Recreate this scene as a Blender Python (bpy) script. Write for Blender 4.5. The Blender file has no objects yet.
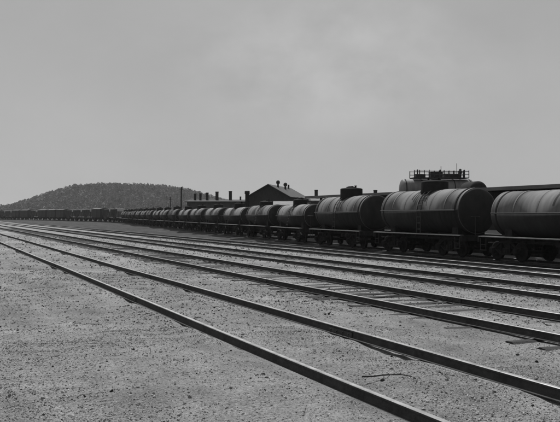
import bpy, math, random
import numpy as np
from mathutils import Vector, Matrix

R = math.radians
random.seed(7)
rng = np.random.default_rng(11)
scene = bpy.context.scene
col = scene.collection

# ------------------------------------------------------------------ camera, sky, sun, exposure
EYE = 1.60
cam_data = bpy.data.cameras.new("camera")
cam = bpy.data.objects.new("camera", cam_data)
col.objects.link(cam)
cam_data.sensor_width = 36.0
cam_data.lens = 36.0 * 800.0 / 560.0
cam_data.clip_start = 0.1
cam_data.clip_end = 9000.0
cam.location = (0, 0, EYE)
cam.rotation_euler = (R(90 + 0.25), 0, 0)
scene.camera = cam

SUN_EL, SUN_AZ = 56.0, -13.0            # azimuth measured from +Y towards +X
se, ce = math.sin(R(SUN_EL)), math.cos(R(SUN_EL))
SUN_DIR = Vector((math.sin(R(SUN_AZ)) * ce, math.cos(R(SUN_AZ)) * ce, se))

world = bpy.data.worlds.new("World")
scene.world = world
world.use_nodes = True
wn, wl = world.node_tree.nodes, world.node_tree.links
wn.clear()
sky = wn.new("ShaderNodeTexSky")
sky.sky_type = 'NISHITA'
sky.sun_disc = False
sky.sun_elevation = R(SUN_EL)
sky.sun_rotation = R(SUN_AZ)
sky.air_density = 1.0
sky.dust_density = 1.0
sky.ozone_density = 1.0
bw = wn.new("ShaderNodeRGBToBW")                       # black-and-white film
wl.new(sky.outputs[0], bw.inputs[0])
# thin even veil with one ragged pale cloud
tc = wn.new("ShaderNodeTexCoord")


def wnoise(scale, detail, stretch, lo, hi, a, b):
    mp_ = wn.new("ShaderNodeMapping")
    mp_.inputs['Scale'].default_value = stretch
    wl.new(tc.outputs['Generated'], mp_.inputs[0])
    c_ = wn.new("ShaderNodeTexNoise")
    c_.inputs['Scale'].default_value = scale
    c_.inputs['Detail'].default_value = detail
    c_.inputs['Roughness'].default_value = .6
    wl.new(mp_.outputs[0], c_.inputs['Vector'])
    r_ = wn.new("ShaderNodeMapRange")
    for k, v in zip((1, 2, 3, 4), (lo, hi, a, b)):
        r_.inputs[k].default_value = v
    wl.new(c_.outputs['Fac'], r_.inputs[0])
    return r_.outputs[0]


def wmath(op, a, b=None):
    q = wn.new("ShaderNodeMath")
    q.operation = op
    for k, v in enumerate((a, b)):
        if v is None:
            continue
        if hasattr(v, 'links'):
            wl.new(v, q.inputs[k])
        else:
            q.inputs[k].default_value = v
    return q.outputs[0]


veil = wnoise(2.0, 4, (1.6, 1.6, 2.6), .3, .75, 3.65, 4.15)
cm_ = wn.new("ShaderNodeMapping")                       # ellipse round the cloud's place in the sky
cm_.inputs['Location'].default_value = (-.065 / .24, -.975 / .35, -.185 / .11)
cm_.inputs['Scale'].default_value = (1 / .24, 1 / .35, 1 / .11)
wl.new(tc.outputs['Generated'], cm_.inputs[0])
ln = wn.new("ShaderNodeVectorMath")
ln.operation = 'LENGTH'
wl.new(cm_.outputs[0], ln.inputs[0])
fall = wn.new("ShaderNodeMapRange")
fall.interpolation_type = 'SMOOTHERSTEP'
for k, v in zip((1, 2, 3, 4), (.1, 1.25, 1.0, 0.0)):
    fall.inputs[k].default_value = v
wl.new(ln.outputs['Value'], fall.inputs[0])
rag = wnoise(9.0, 7, (1.0, 1.0, 1.5), .37, .68, 0.0, .95)
cloud = wmath('MULTIPLY', fall.outputs[0], rag)
mx = wn.new("ShaderNodeMix")
mx.inputs[0].default_value = 0.88
wl.new(bw.outputs[0], mx.inputs[2])
wl.new(wmath('ADD', veil, cloud), mx.inputs[3])
bg = wn.new("ShaderNodeBackground")
bg.inputs[1].default_value = 0.10
wl.new(mx.outputs[0], bg.inputs[0])
wo = wn.new("ShaderNodeOutputWorld")
wl.new(bg.outputs[0], wo.inputs[0])

sun_data = bpy.data.lights.new("sun", 'SUN')
sun_data.energy = 4.2
sun_data.angle = R(0.55)
sun_data.color = (1, 1, 1)
sun = bpy.data.objects.new("sun", sun_data)
sun.rotation_euler = (-SUN_DIR).to_track_quat('-Z', 'Y').to_euler()
sun.location = (0, 0, 60)
col.objects.link(sun)

scene.view_settings.view_transform = 'Standard'
scene.view_settings.look = 'None'
scene.view_settings.exposure = 0.0
scene.view_settings.gamma = 1.0
scene.view_settings.use_curve_mapping = False
scene.cycles.use_denoising = True
scene.cycles.max_bounces = 5

# ------------------------------------------------------------------ layout helpers
# yard axes: t runs along the tracks (towards the far left), d across them (away from the camera)
DX, DY = -0.3987, 0.9171
PX, PY = 0.9171, 0.3987
ANG = math.atan2(DY, DX)               # heading of the tracks


def P(t, d, z=0.0):
    return Vector((PX * d + DX * t, PY * d + DY * t, z))


PD = np.array([-4000, 9.2, 10.4, 11.0, 12.6, 14.0, 15.6, 17.8, 19.0, 21.5, 23.5, 27, 60, 5000.])
PZ = np.array([.052, .052, .016, -.048, -.048, -.115, -.168, -.168, -.28, -.63, -.66, -.66, -.66, -.66])
TRACKS = [(4.06, 0.16), (7.68, 0.16), (11.75, 0.06), (16.60, -0.06)]   # centre offset, rail-top height
G2 = 0.7525
RAIL_D = [c + s * G2 for c, _ in TRACKS for s in (-1, 1)]
RTOP = -0.50                                                             # rail top under the train

_w = []
_r = np.random.default_rng(5)
for wl_, am in ((7.0, .020), (4.1, .016), (2.3, .012), (1.3, .009), (.75, .007), (.45, .005)):
    for k in range(4):
        a = _r.uniform(0, math.pi)
        f = 2 * math.pi / (wl_ * _r.uniform(.8, 1.25))
        _w.append((f * math.cos(a), f * math.sin(a), _r.uniform(0, 6.28), am))


def rough(x, y):
    z = np.zeros_like(x)
    for fx, fy, ph, am in _w:
        z += am * np.sin(fx * x + fy * y + ph)
    return z


def ground_z(x, y):
    x = np.asarray(x, float)
    y = np.asarray(y, float)
    d = PX * x + PY * y
    base = np.interp(d, PD, PZ)
    n = rough(x, y) * .8 + .004
    near = np.full_like(d, 9.0)
    for rd in RAIL_D:
        near = np.minimum(near, np.abs(d - rd))
    n = np.where(near < .5, np.minimum(n, -.012 + .07 * np.maximum(near - .1, 0) / .4), n)
    # between the rails of the second, third and fourth tracks the fill sits lower so that sleepers show
    for c, lo in ((7.68, .022), (11.75, .020), (16.6, .018)):
        m = np.clip(2.1 - np.abs(d - c), 0, .6) / .6
        n = n * (1 - m) + (n * .22 - lo) * m
    m = np.clip(1.2 - np.abs(d - 4.06), 0, .4) / .4
    n = n + m * .012
    r = np.hypot(x, y)
    n = n * np.clip(1.5 - r / 300, .0, 1)
    return base + n


# train path -------------------------------------------------------
_ctrl = [P(-25, 23.6), P(0, 24.1), P(20, 24.65), P(33, 24.95), Vector((5.8, 50, 0)), Vector((2.58, 59.9, 0)), Vector((-.15, 70, 0)),
         Vector((-3.15, 80, 0)), Vector((-9.0, 100, 0)), Vector((-20.6, 140.5, 0)), Vector((-35, 191, 0)), Vector((-46.5, 228, 0)), Vector((-80, 290, 0)), Vector((-113, 340, 0)), Vector((-141, 386, 0))]


def catmull(pts, n=40):
    out = []
    q = [pts[0] * 2 - pts[1]] + pts + [pts[-1] * 2 - pts[-2]]
    for i in range(1, len(q) - 2):
        p0, p1, p2, p3 = q[i - 1:i + 3]
        for k in range(n):
            u = k / n
            out.append(.5 * ((2 * p1) + (p2 - p0) * u + (2 * p0 - 5 * p1 + 4 * p2 - p3) * u * u + (3 * p1 - p0 - 3 * p2 + p3) * u ** 3))
    out.append(pts[-1])
    return out


PATH = catmull(_ctrl)
PS = [0.0]
for a_, b_ in zip(PATH, PATH[1:]):
    PS.append(PS[-1] + (b_ - a_).length)


def on_path(s):
    i = max(0, min(len(PATH) - 2, int(np.searchsorted(PS, s)) - 1))
    u = (s - PS[i]) / (PS[i + 1] - PS[i])
    return PATH[i].lerp(PATH[i + 1], u)


# ------------------------------------------------------------------ mesh helpers
class MB:
    def __init__(self):
        self.v, self.f, self.s = [], [], []

    def add(self, vs, fs, smooth=False):
        o = len(self.v)
        self.v += [tuple(p) for p in vs]
        self.f += [tuple(i + o for i in f) for f in fs]
        self.s += [smooth] * len(fs)
        return self

    def box(self, c, s, rot=None):
        x, y, z = s[0] / 2, s[1] / 2, s[2] / 2
        vs = [Vector(p) for p in ((-x, -y, -z), (x, -y, -z), (x, y, -z), (-x, y, -z), (-x, -y, z), (x, -y, z), (x, y, z), (-x, y, z))]
        if rot:
            vs = [rot @ p for p in vs]
        c = Vector(c)
        return self.add([p + c for p in vs], [(3, 2, 1, 0), (4, 5, 6, 7), (0, 1, 5, 4), (1, 2, 6, 5), (2, 3, 7, 6), (3, 0, 4, 7)])

    def tube(self, a, b, r, r2=None, n=10, caps=True, smooth=True):
        a, b = Vector(a), Vector(b)
        r2 = r if r2 is None else r2
        ax = (b - a).normalized()
        u = ax.orthogonal().normalized()
        w = ax.cross(u)
        vs = []
        for p, rr in ((a, r), (b, r2)):
            for i in range(n):
                q = 2 * math.pi * i / n
                vs.append(p + (u * math.cos(q) + w * math.sin(q)) * rr)
        self.add(vs, [(i, (i + 1) % n, n + (i + 1) % n, n + i) for i in range(n)], smooth)
        if caps:
            self.add(vs, [tuple(range(n - 1, -1, -1)), tuple(range(n, 2 * n))])
        return self

    def lathe(self, prof, o=(0, 0, 0), axis='z', n=32, smooth=True):
        # prof: list of (along, radius)
        o = Vector(o)
        vs, fs = [], []
        for h, r in prof:
            for i in range(n):
                q = 2 * math.pi * i / n
                c, s = math.cos(q) * r, math.sin(q) * r
                vs.append(o + (Vector((h, c, s)) if axis == 'x' else Vector((c, h, s)) if axis == 'y' else Vector((c, s, h))))
        for j in range(len(prof) - 1):
            for i in range(n):
                k = (i + 1) % n
                f = (j * n + i, j * n + k, (j + 1) * n + k, (j + 1) * n + i)
                fs.append(f if axis != 'y' else f[::-1])
        self.add(vs, fs, smooth)
        return self

    def prism(self, poly, y0, y1):
        # poly in the x-z plane, extruded along y
        n = len(poly)
        vs = [(x, y0, z) for x, z in poly] + [(x, y1, z) for x, z in poly]
        return self.add(vs, [tuple(range(n)), tuple(range(2 * n - 1, n - 1, -1))] + [((i + 1) % n, i, n + i, n + (i + 1) % n) for i in range(n)])

    def mesh(self, name, mat):
        m = bpy.data.meshes.new(name)
        m.from_pydata(self.v, [], self.f)
        m.polygons.foreach_set("use_smooth", self.s)
        m.update()
        if mat:
            m.materials.append(mat)
        return m

    def build(self, name, mat, parent=None, loc=None):
        return obj(name, self.mesh(name, mat), parent, loc)


def obj(name, mesh, parent=None, loc=None):
    o = bpy.data.objects.new(name, mesh)
    col.objects.link(o)
    if parent is not None:
        o.parent = parent
    if loc is not None:
        o.location = loc
    return o


def thing(name, label, cat, loc=(0, 0, 0), rz=0.0, group=None):
    o = obj(name, None, None, loc)
    o.empty_display_size = .2
    o.rotation_euler = (0, 0, rz)
    return tag(o, label, cat, group)


def tag(o, label=None, cat=None, group=None, kind=None):
    if label: o["label"] = label
    if cat: o["category"] = cat
    if group: o["group"] = group
    if kind: o["kind"] = kind
    return o


def children_map():
    m = {}
    for o in col.objects:
        if o.parent:
            m.setdefault(o.parent, []).append(o)
    return m


def copy_tree(o, cm, parent=None):
    c = o.copy()
    col.objects.link(c)
    c.parent = parent
    for ch in cm.get(o, []):
        copy_tree(ch, cm, c)
    return c


# ------------------------------------------------------------------ materials (black-and-white film: everything is grey)
def grey(v):
    return (v, v, v, 1)


def mat(name, lo, hi, rough_=.8, scale=3.0, detail=6, bump=0.0, bscale=40, stretch=(1, 1, 1), coord='Object', spec=.3, metal=0.0):
    m = bpy.data.materials.new(name)
    m.use_nodes = True
    n, l = m.node_tree.nodes, m.node_tree.links
    b = n['Principled BSDF']
    b.inputs['Roughness'].default_value = rough_
    b.inputs['Specular IOR Level'].default_value = spec
    b.inputs['Metallic'].default_value = metal
    t = n.new("ShaderNodeTexCoord")
    mp = n.new("ShaderNodeMapping")
    mp.inputs['Scale'].default_value = stretch
    l.new(t.outputs[coord], mp.inputs[0])
    no = n.new("ShaderNodeTexNoise")
    no.inputs['Scale'].default_value = scale
    no.inputs['Detail'].default_value = detail
    no.inputs['Roughness'].default_value = .62
    l.new(mp.outputs[0], no.inputs['Vector'])
    r = n.new("ShaderNodeValToRGB")
    r.color_ramp.elements[0].position = .3
    r.color_ramp.elements[1].position = .7
    r.color_ramp.elements[0].color = grey(lo)
    r.color_ramp.elements[1].color = grey(hi)
    l.new(no.outputs['Fac'], r.inputs[0])
    l.new(r.outputs[0], b.inputs['Base Color'])
    if bump:
        n2 = n.new("ShaderNodeTexNoise")
        n2.inputs['Scale'].default_value = bscale
        n2.inputs['Detail'].default_value = 4
        l.new(mp.outputs[0], n2.inputs['Vector'])
        bp = n.new("ShaderNodeBump")
        bp.inputs['Strength'].default_value = bump
        bp.inputs['Distance'].default_value = .02
        l.new(n2.outputs['Fac'], bp.inputs['Height'])
        l.new(bp.outputs[0], b.inputs['Normal'])
    return m


M = {}
M['rail_side'] = mat('rusty_rail', .022, .06, .85, 9, bump=.3, bscale=60)
M['rail_head'] = mat('worn_rail_head', .16, .34, .45, 6, spec=.5, metal=.4)
M['sleeper'] = mat('weathered_sleeper', .018, .05, .9, 5, stretch=(6, 1, 6), bump=.5, bscale=20)
M['tank'] = mat('dusty_sunlit_tank_paint', .065, .14, .72, 1.3, stretch=(3.2, 1, .55), spec=.45)  # dusty paint, lightened further to paint in the sunlit upper half
M['tank_dark'] = mat('dusty_glint_tank_paint', .10, .21, .72, 1.6, stretch=(3, 1, .6), spec=.4)  # dusty far shells, sun glint put into the lighter colour
M['tank_grey'] = mat('faded_tank_paint', .08, .165, .75, 1.0, stretch=(4, 1, .5), spec=.3)
M['oil_and_shade'] = mat('oil_stain_and_shade', .014, .032, .75, 1.6, stretch=(3, 1, .6), spec=.15)  # dome spill tone, also shade painted onto lower shells and heads
M['dome'] = mat('black_dome_paint', .010, .022, .8, 2.5, spec=.1)
M['frame'] = mat('grimy_steel', .012, .03, .9, 4, spec=.1)
M['board'] = mat('bleached_running_board', .18, .32, .85, 5, stretch=(1, 6, 6))
M['wheel'] = mat('oily_wheel', .010, .024, .85, 5, spec=.1)
M['pipe'] = mat('handrail_pipe', .018, .04, .6, 8)
M['coupler'] = mat('bare_coupler_steel', .06, .14, .6, 8)
M['hopper'] = mat('hopper_car_paint', .018, .04, .8, 1.2)
M['slope'] = mat('pale_slope_sheet', .35, .5, .85, 2)  # much paler than the hopper sides
M['boxcar'] = mat('boxcar_siding', .018, .04, .85, 2.0, stretch=(8, 8, .5))
M['car_roof'] = mat('car_roof_metal', .05, .10, .7, 2)
M['white_paint'] = mat('white_paint', .55, .75, .8, 3)
M['siding'] = mat('sooty_siding', .022, .045, .9, 2.5, stretch=(4, 4, .6))
M['roof'] = mat('felt_roof', .045, .085, .85, 1.6)
M['roof_pale'] = mat('pale_sheet_roof', .13, .22, .8, 1.2)
M['roof_mid'] = mat('dusty_roof', .10, .18, .85, .8)
M['brick'] = mat('sooty_brick', .045, .08, .95, 1.5)
M['soot'] = mat('soot_black_iron', .012, .025, .8, 3)
M['trim'] = mat('dark_trim', .03, .06, .8, 3)
M['glass'] = mat('sooty_window_glass', .02, .04, .2, 2, spec=.5)
M['storage'] = mat('storage_tank_paint', .10, .17, .6, 1.6, stretch=(2, 1, .6))
M['timber'] = mat('tarred_timber', .018, .045, 1.0, 5, spec=.03)
M['stick'] = mat('dry_stick', .02, .05, .9, 20)
M['bark'] = mat('bark', .05, .1, .9, 5)


def ground_material():
    m = bpy.data.materials.new("yard_gravel")
    m.use_nodes = True
    n, l = m.node_tree.nodes, m.node_tree.links
    b = n['Principled BSDF']
    b.inputs['Roughness'].default_value = .95
    b.inputs['Specular IOR Level'].default_value = .03
    t = n.new("ShaderNodeTexCoord")

    def noise(scale, detail=5, ro=.6, src=None):
        q = n.new("ShaderNodeTexNoise")
        q.inputs['Scale'].default_value = scale
        q.inputs['Detail'].default_value = detail
        q.inputs['Roughness'].default_value = ro
        l.new(src or t.outputs['Object'], q.inputs['Vector'])
        return q.outputs['Fac']

    def ramp(fac, stops):
        r = n.new("ShaderNodeValToRGB")
        e = r.color_ramp.elements
        e[0].position, e[0].color = stops[0][0], grey(stops[0][1])
        e[1].position, e[1].color = stops[-1][0], grey(stops[-1][1])
        for p, v in stops[1:-1]:
            k = e.new(p)
            k.color = grey(v)
        l.new(fac, r.inputs[0])
        return r.outputs[0]

    def math_(op, a, bb):
        q = n.new("ShaderNodeMath")
        q.operation = op
        for i, s in enumerate((a, bb)):
            if hasattr(s, 'links'):
                l.new(s, q.inputs[i])
            else:
                q.inputs[i].default_value = s
        return q.outputs[0]
    # distance across the yard
    dot = n.new("ShaderNodeVectorMath")
    dot.operation = 'DOT_PRODUCT'
    dot.inputs[1].default_value = (PX, PY, 0)
    l.new(t.outputs['Object'], dot.inputs[0])
    # stretched along the tracks
    mp = n.new("ShaderNodeMapping")
    mp.inputs['Rotation'].default_value = (0, 0, -ANG)
    mp2 = n.new("ShaderNodeMapping")
    mp2.inputs['Scale'].default_value = (.22, 1, 1)
    l.new(t.outputs['Object'], mp.inputs[0])
    l.new(mp.outputs[0], mp2.inputs[0])
    streak = noise(1.1, 5, .6, mp2.outputs[0])
    big = noise(.35, 4)
    mid = noise(2.2, 6, .65)
    fine = noise(38, 4, .7)
    grain = noise(95, 3, .7)
    base = ramp(math_('ADD', math_('MULTIPLY', big, .35), math_('ADD', math_('MULTIPLY', mid, .3), math_('MULTIPLY', streak, .35))),
                [(.36, .165), (.48, .28), (.62, .42)])
    speck = ramp(math_('ADD', math_('MULTIPLY', fine, .6), math_('MULTIPLY', grain, .4)), [(.37, .25), (.47, .86), (.55, 1.06), (.64, 1.5)])
    mul = n.new("ShaderNodeMix")
    mul.data_type = 'RGBA'
    mul.blend_type = 'MULTIPLY'
    mul.inputs[0].default_value = 1
    l.new(base, mul.inputs[6])
    l.new(speck, mul.inputs[7])
    # cinders and oily dirt further across the yard
    wob = math_('ADD', dot.outputs['Value'], math_('MULTIPLY', math_('SUBTRACT', streak, .5), 5.0))
    mr = n.new("ShaderNodeMapRange")
    mr.interpolation_type = 'SMOOTHSTEP'
    mr.inputs[1].default_value = 17.0
    mr.inputs[2].default_value = 21.0
    l.new(wob, mr.inputs[0])
    dark = ramp(math_('ADD', math_('MULTIPLY', streak, .6), math_('MULTIPLY', mid, .4)), [(.35, .035), (.5, .065), (.68, .11)])
    mixd = n.new("ShaderNodeMix")
    mixd.data_type = 'RGBA'
    l.new(mr.outputs[0], mixd.inputs[0])
    l.new(mul.outputs[2], mixd.inputs[6])
    l.new(dark, mixd.inputs[7])
    l.new(mixd.outputs[2], b.inputs['Base Color'])
    bp = n.new("ShaderNodeBump")
    bp.inputs['Strength'].default_value = 1.0
    bp.inputs['Distance'].default_value = .04
    l.new(math_('ADD', math_('MULTIPLY', fine, .7), math_('MULTIPLY', grain, .35)), bp.inputs['Height'])
    l.new(bp.outputs[0], b.inputs['Normal'])
    return m


M['ground'] = ground_material()

# ------------------------------------------------------------------ the ground: one sheet to the horizon
ang = np.concatenate([np.linspace(-52, 52, 330), np.linspace(52, 308, 66)[1:-1]]) * math.pi / 180
rad = np.concatenate([[1.2], np.geomspace(2.0, 60, 230), np.geomspace(60, 4000, 90)[1:]])
AA, RR = np.meshgrid(ang, rad)
gx, gy = RR * np.sin(AA), RR * np.cos(AA)
gz = ground_z(gx, gy)
nv, na = gx.shape
verts = np.stack([gx, gy, gz], -1).reshape(-1, 3)
verts = np.vstack([verts, [[0, 0, float(ground_z(np.array([0.]), np.array([0.]))[0])]]])
ii, jj = np.meshgrid(np.arange(nv - 1), np.arange(na), indexing='ij')
j2 = (jj + 1) % na
quads = np.stack([ii * na + jj, ii * na + j2, (ii + 1) * na + j2, (ii + 1) * na + jj], -1).reshape(-1, 4)[:, ::-1]
tris = [(nv * na, i, (i + 1) % na)[::-1] for i in range(na)]
gm = bpy.data.meshes.new("ground")
gm.from_pydata(verts.tolist(), [], quads.tolist() + tris)
gm.polygons.foreach_set("use_smooth", [True] * len(gm.polygons))
gm.materials.append(M['ground'])
ground = tag(obj("ground", gm), kind="structure")
ground["label"] = "pale gravel yard surface turning to dark cinders beside the tank cars"

# ------------------------------------------------------------------ tracks
RH = .108                                   # light yard rail
RAIL_PROF = [(-.052, 0), (.052, 0), (.052, .008), (.012, .018), (.007, .026), (.007, .080), (.023, .086), (.026, .091),
             (.025, .103), (.018, .108), (-.018, .108), (-.025, .103), (-.026, .091), (-.023, .086), (-.007, .080), (-.007, .026), (-.012, .018), (-.052, .008)]


def sweep_rail(pts, z0, name, parent):
    n = len(RAIL_PROF)
    vs, fs, mi = [], [], []
    for i, p in enumerate(pts):
        a = pts[max(0, i - 1)]
        b = pts[min(len(pts) - 1, i + 1)]
        tg = (b - a)
        tg.z = 0
        tg.normalize()
        nr = Vector((tg.y, -tg.x, 0))
        for u, h in RAIL_PROF:
            vs.append((p.x + nr.x * u, p.y + nr.y * u, z0 + h + p.z))
    for i in range(len(pts) - 1):
        for k in range(n):
            k2 = (k + 1) % n
            fs.append((i * n + k, i * n + k2, (i + 1) * n + k2, (i + 1) * n + k)[::-1])
            mi.append(1 if k in (8, 9, 10) else 0)
    fs.append(tuple(range(n)))
    fs.append(tuple(range((len(pts) - 1) * n, len(pts) * n))[::-1])
    mi += [0, 0]
    m = bpy.data.meshes.new(name)
    m.from_pydata(vs, [], fs)
    m.materials.append(M['rail_side'])
    m.materials.append(M['rail_head'])
    m.polygons.foreach_set("material_index", mi)
    m.update()
    return obj(name, m, parent)


# sleeper variants with split, worn edges
sl_meshes = []
for k in range(5):
    b = MB()
    L, W, H = 2.5 + random.uniform(-.12, .12), .21 + random.uniform(-.02, .02), .16
    xs = np.linspace(-L / 2, L / 2, 7)
    sec = []
    for x in xs:
        j = lambda a: random.uniform(-a, a)
        sec += [(x + j(.01), -W / 2 + j(.012), -H), (x + j(.01), W / 2 + j(.012), -H), (x + j(.01), W / 2 + j(.012), -.02 + j(.01)),
                (x, W / 4 + j(.02), j(.008)), (x, -W / 4 + j(.02), j(.008)), (x + j(.01), -W / 2 + j(.012), -.02 + j(.01))]
    fs = []
    for i in range(6):
        for q in range(6):
            q2 = (q + 1) % 6
            fs.append((i * 6 + q, i * 6 + q2, (i + 1) * 6 + q2, (i + 1) * 6 + q)[::-1])
    fs += [tuple(range(6)), tuple(range(36, 42))[::-1]]
    b.add(sec, fs)
    sl_meshes.append(b.mesh("sleeper", M['sleeper']))

jb = MB()
jb.prism([(-.32, .020), (.32, .020), (.32, .080), (-.32, .080)], -.027, -.009)
jb.prism([(-.32, .020), (.32, .020), (.32, .080), (-.32, .080)], .009, .027)
for x in (-.24, -.08, .08, .24):
    jb.tube((x, -.042, .05), (x, .042, .05), .012, n=6)
joint_mesh = jb.mesh("joint_bar", M['rail_side'])

TRACK_LABELS = ["nearest railway track, its sleepers buried in gravel, running across the foreground",
                "second railway track from the front, with dark sleepers showing through gravel",
                "third railway track from the front, between the gravel strips",
                "fourth railway track from the front, closest one ahead of the train"]
for ti, (c, top) in enumerate(TRACKS):
    z0 = top - RH
    tr = thing("railway_track", TRACK_LABELS[ti], "track", P(0, c, z0), ANG, "yard tracks without cars")
    for s in (-1, 1):
        ts = list(np.arange(-18, 60, 1.5)) + list(np.arange(60, 262, 6.0))
        pts = []
        for t in ts:
            dip = -.006 * abs(math.sin(math.pi * (t + 3 * s) / 10.0)) ** .5 + .006 * math.sin(t * .21 + c + s)
            pts.append(Vector((t, -s * G2 + .008 * math.sin(t * .33 + c * 3 + s), dip)))
        sweep_rail(pts, 0, "rail", tr)
        off = 4.2 if s < 0 else 9.1
        for k in range(-2, 6):
            t = off + ti * 2.7 + k * 10.06
            if -10 < t < 60:
                j = obj("joint_bar", joint_mesh, tr, (t, -s * G2 + .008 * math.sin(t * .33 + c * 3 + s), -.004))
    if ti > 0:
        t = -6.0
        k = 0
        while t < 95:
            o = obj("sleeper", sl_meshes[k % 5], tr, (t + random.uniform(-.05, .05), random.uniform(-.06, .06), -.002 + random.uniform(-.013, .008) - .022 * max(0, min(1, (12 - t) / 4))))
            o.rotation_euler = (random.uniform(-.02, .02), random.uniform(-.006, .006), math.pi / 2 + random.uniform(-.03, .03) + (math.pi if random.random() < .5 else 0))
            t += .58
            k += 1

# the track under the train
tr = thing("railway_track", "dark track under the long string of tank cars", "track", (0, 0, RTOP - RH), 0)
for s in (-1, 1):
    pts = []
    for i in range(0, len(PATH), 6):
        a, b = PATH[max(0, i - 1)], PATH[min(len(PATH) - 1, i + 1)]
        tg = (b - a).normalized()
        pts.append(PATH[i] + Vector((tg.y, -tg.x, 0)) * G2 * s)
    sweep_rail(pts, 0, "rail", tr)
s_ = 20.0
k = 0
while s_ < 110:
    p, q = on_path(s_), on_path(s_ + .5)
    o = obj("sleeper", sl_meshes[k % 5], tr, (p.x, p.y, random.uniform(-.02, .01)))
    o.rotation_euler = (0, 0, math.atan2(q.y - p.y, q.x - p.x) + math.pi / 2)
    s_ += .62
    k += 1


# near-black ballast bed the train stands on
bed_v, bed_f = [], []
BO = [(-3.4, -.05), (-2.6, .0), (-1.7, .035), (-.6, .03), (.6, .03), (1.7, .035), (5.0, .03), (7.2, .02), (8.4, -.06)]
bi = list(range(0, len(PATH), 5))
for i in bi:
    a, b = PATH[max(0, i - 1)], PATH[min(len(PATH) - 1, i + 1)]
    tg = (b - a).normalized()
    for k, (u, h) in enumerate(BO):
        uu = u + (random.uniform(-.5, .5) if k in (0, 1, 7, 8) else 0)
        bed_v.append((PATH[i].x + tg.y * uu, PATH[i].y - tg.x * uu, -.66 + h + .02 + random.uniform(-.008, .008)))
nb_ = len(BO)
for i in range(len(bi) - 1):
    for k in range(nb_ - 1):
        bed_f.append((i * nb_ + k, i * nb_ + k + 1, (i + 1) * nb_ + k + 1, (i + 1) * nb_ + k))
M['bed'] = mat('dark_ballast', .010, .026, 1.0, 1.8, bump=.8, bscale=14, spec=0.0)
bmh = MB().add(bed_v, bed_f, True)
tag(bmh.build("ballast_bed", M['bed']), "near-black ballast bed under the train", kind="structure")

# ------------------------------------------------------------------ trucks (shared by every car)
def truck_meshes():
    w = MB()
    w.lathe([(-.06, .0), (-.06, .16), (-.035, .20), (-.035, .34), (-.06, .37), (-.06, .445), (-.035, .445), (-.03, .42), (.075, .412), (.075, .36),
             (.04, .34), (.04, .20), (.075, .17), (.085, .10), (.085, 0)], axis='y', n=22)
    wheel = w.mesh("wheel", M['wheel'])
    sf = MB()
    # arch-bar side frame
    sf.prism([(-1.08, .56), (-.72, .56), (-.36, .80), (.36, .80), (.72, .56), (1.08, .56), (1.08, .61), (.70, .62), (.34, .87), (-.34, .87), (-.70, .62), (-1.08, .61)][::-1], -.06, .06)
    sf.prism([(-1.08, .50), (-.72, .50), (-.34, .26), (.34, .26), (.72, .50), (1.08, .50), (1.08, .545), (.70, .545), (.32, .315), (-.32, .315), (-.70, .545), (-1.08, .545)][::-1], -.06, .06)
    for x in (-.30, .30):
        sf.box((x, 0, .56), (.07, .10, .50))
    for x in (-.84, .84):
        sf.box((x, -.03, .44), (.30, .26, .26))
        sf.box((x, -.18, .44), (.22, .06, .20))
    for x in (-.13, 0, .13):
        sf.tube((x, -.01, .32), (x, -.01, .56), .062, n=8)
    frame = sf.mesh("side_frame", M['frame'])
    bo = MB()
    bo.box((0, 0, .70), (.34, 1.9, .22))
    bo.box((0, 0, .84), (.40, .40, .10))
    bolster = bo.mesh("truck", M['frame'])
    ax = MB().tube((0, -.95, .42), (0, .95, .42), .075, n=10).mesh("axle", M['wheel'])
    return wheel, frame, bolster, ax


WHEEL, SIDEFRAME, BOLSTER, AXLE = truck_meshes()


def add_truck(root, x, full=True):
    t = obj("truck", BOLSTER, root, (x, 0, 0))
    for s in (-1, 1):
        f = obj("side_frame", SIDEFRAME, t, (0, s * .98, 0))
        if s > 0:
            f.rotation_euler = (0, 0, math.pi)
    for wx in (-.84, .84):
        if full:
            obj("axle", AXLE, t, (wx, 0, 0))
        for s in (-1, 1):
            w = obj("wheel", WHEEL, t, (wx, s * .75, .42))
            if s > 0:
                w.rotation_euler = (0, 0, math.pi)
    return t


def add_ends(root, half, zc=.88):
    for s in (-1, 1):
        c = MB()
        c.box((s * (half + .27), 0, zc), (.54, .16, .17))
        c.prism([(s * (half + .48), zc - .16), (s * (half + .78), zc - .16), (s * (half + .78), zc + .16), (s * (half + .48), zc + .16)][::s], -.15, .13)
        c.box((s * (half + .80), -.11 * s, zc), (.16, .12, .26))
        c.build("coupler", M['coupler'], root)


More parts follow.
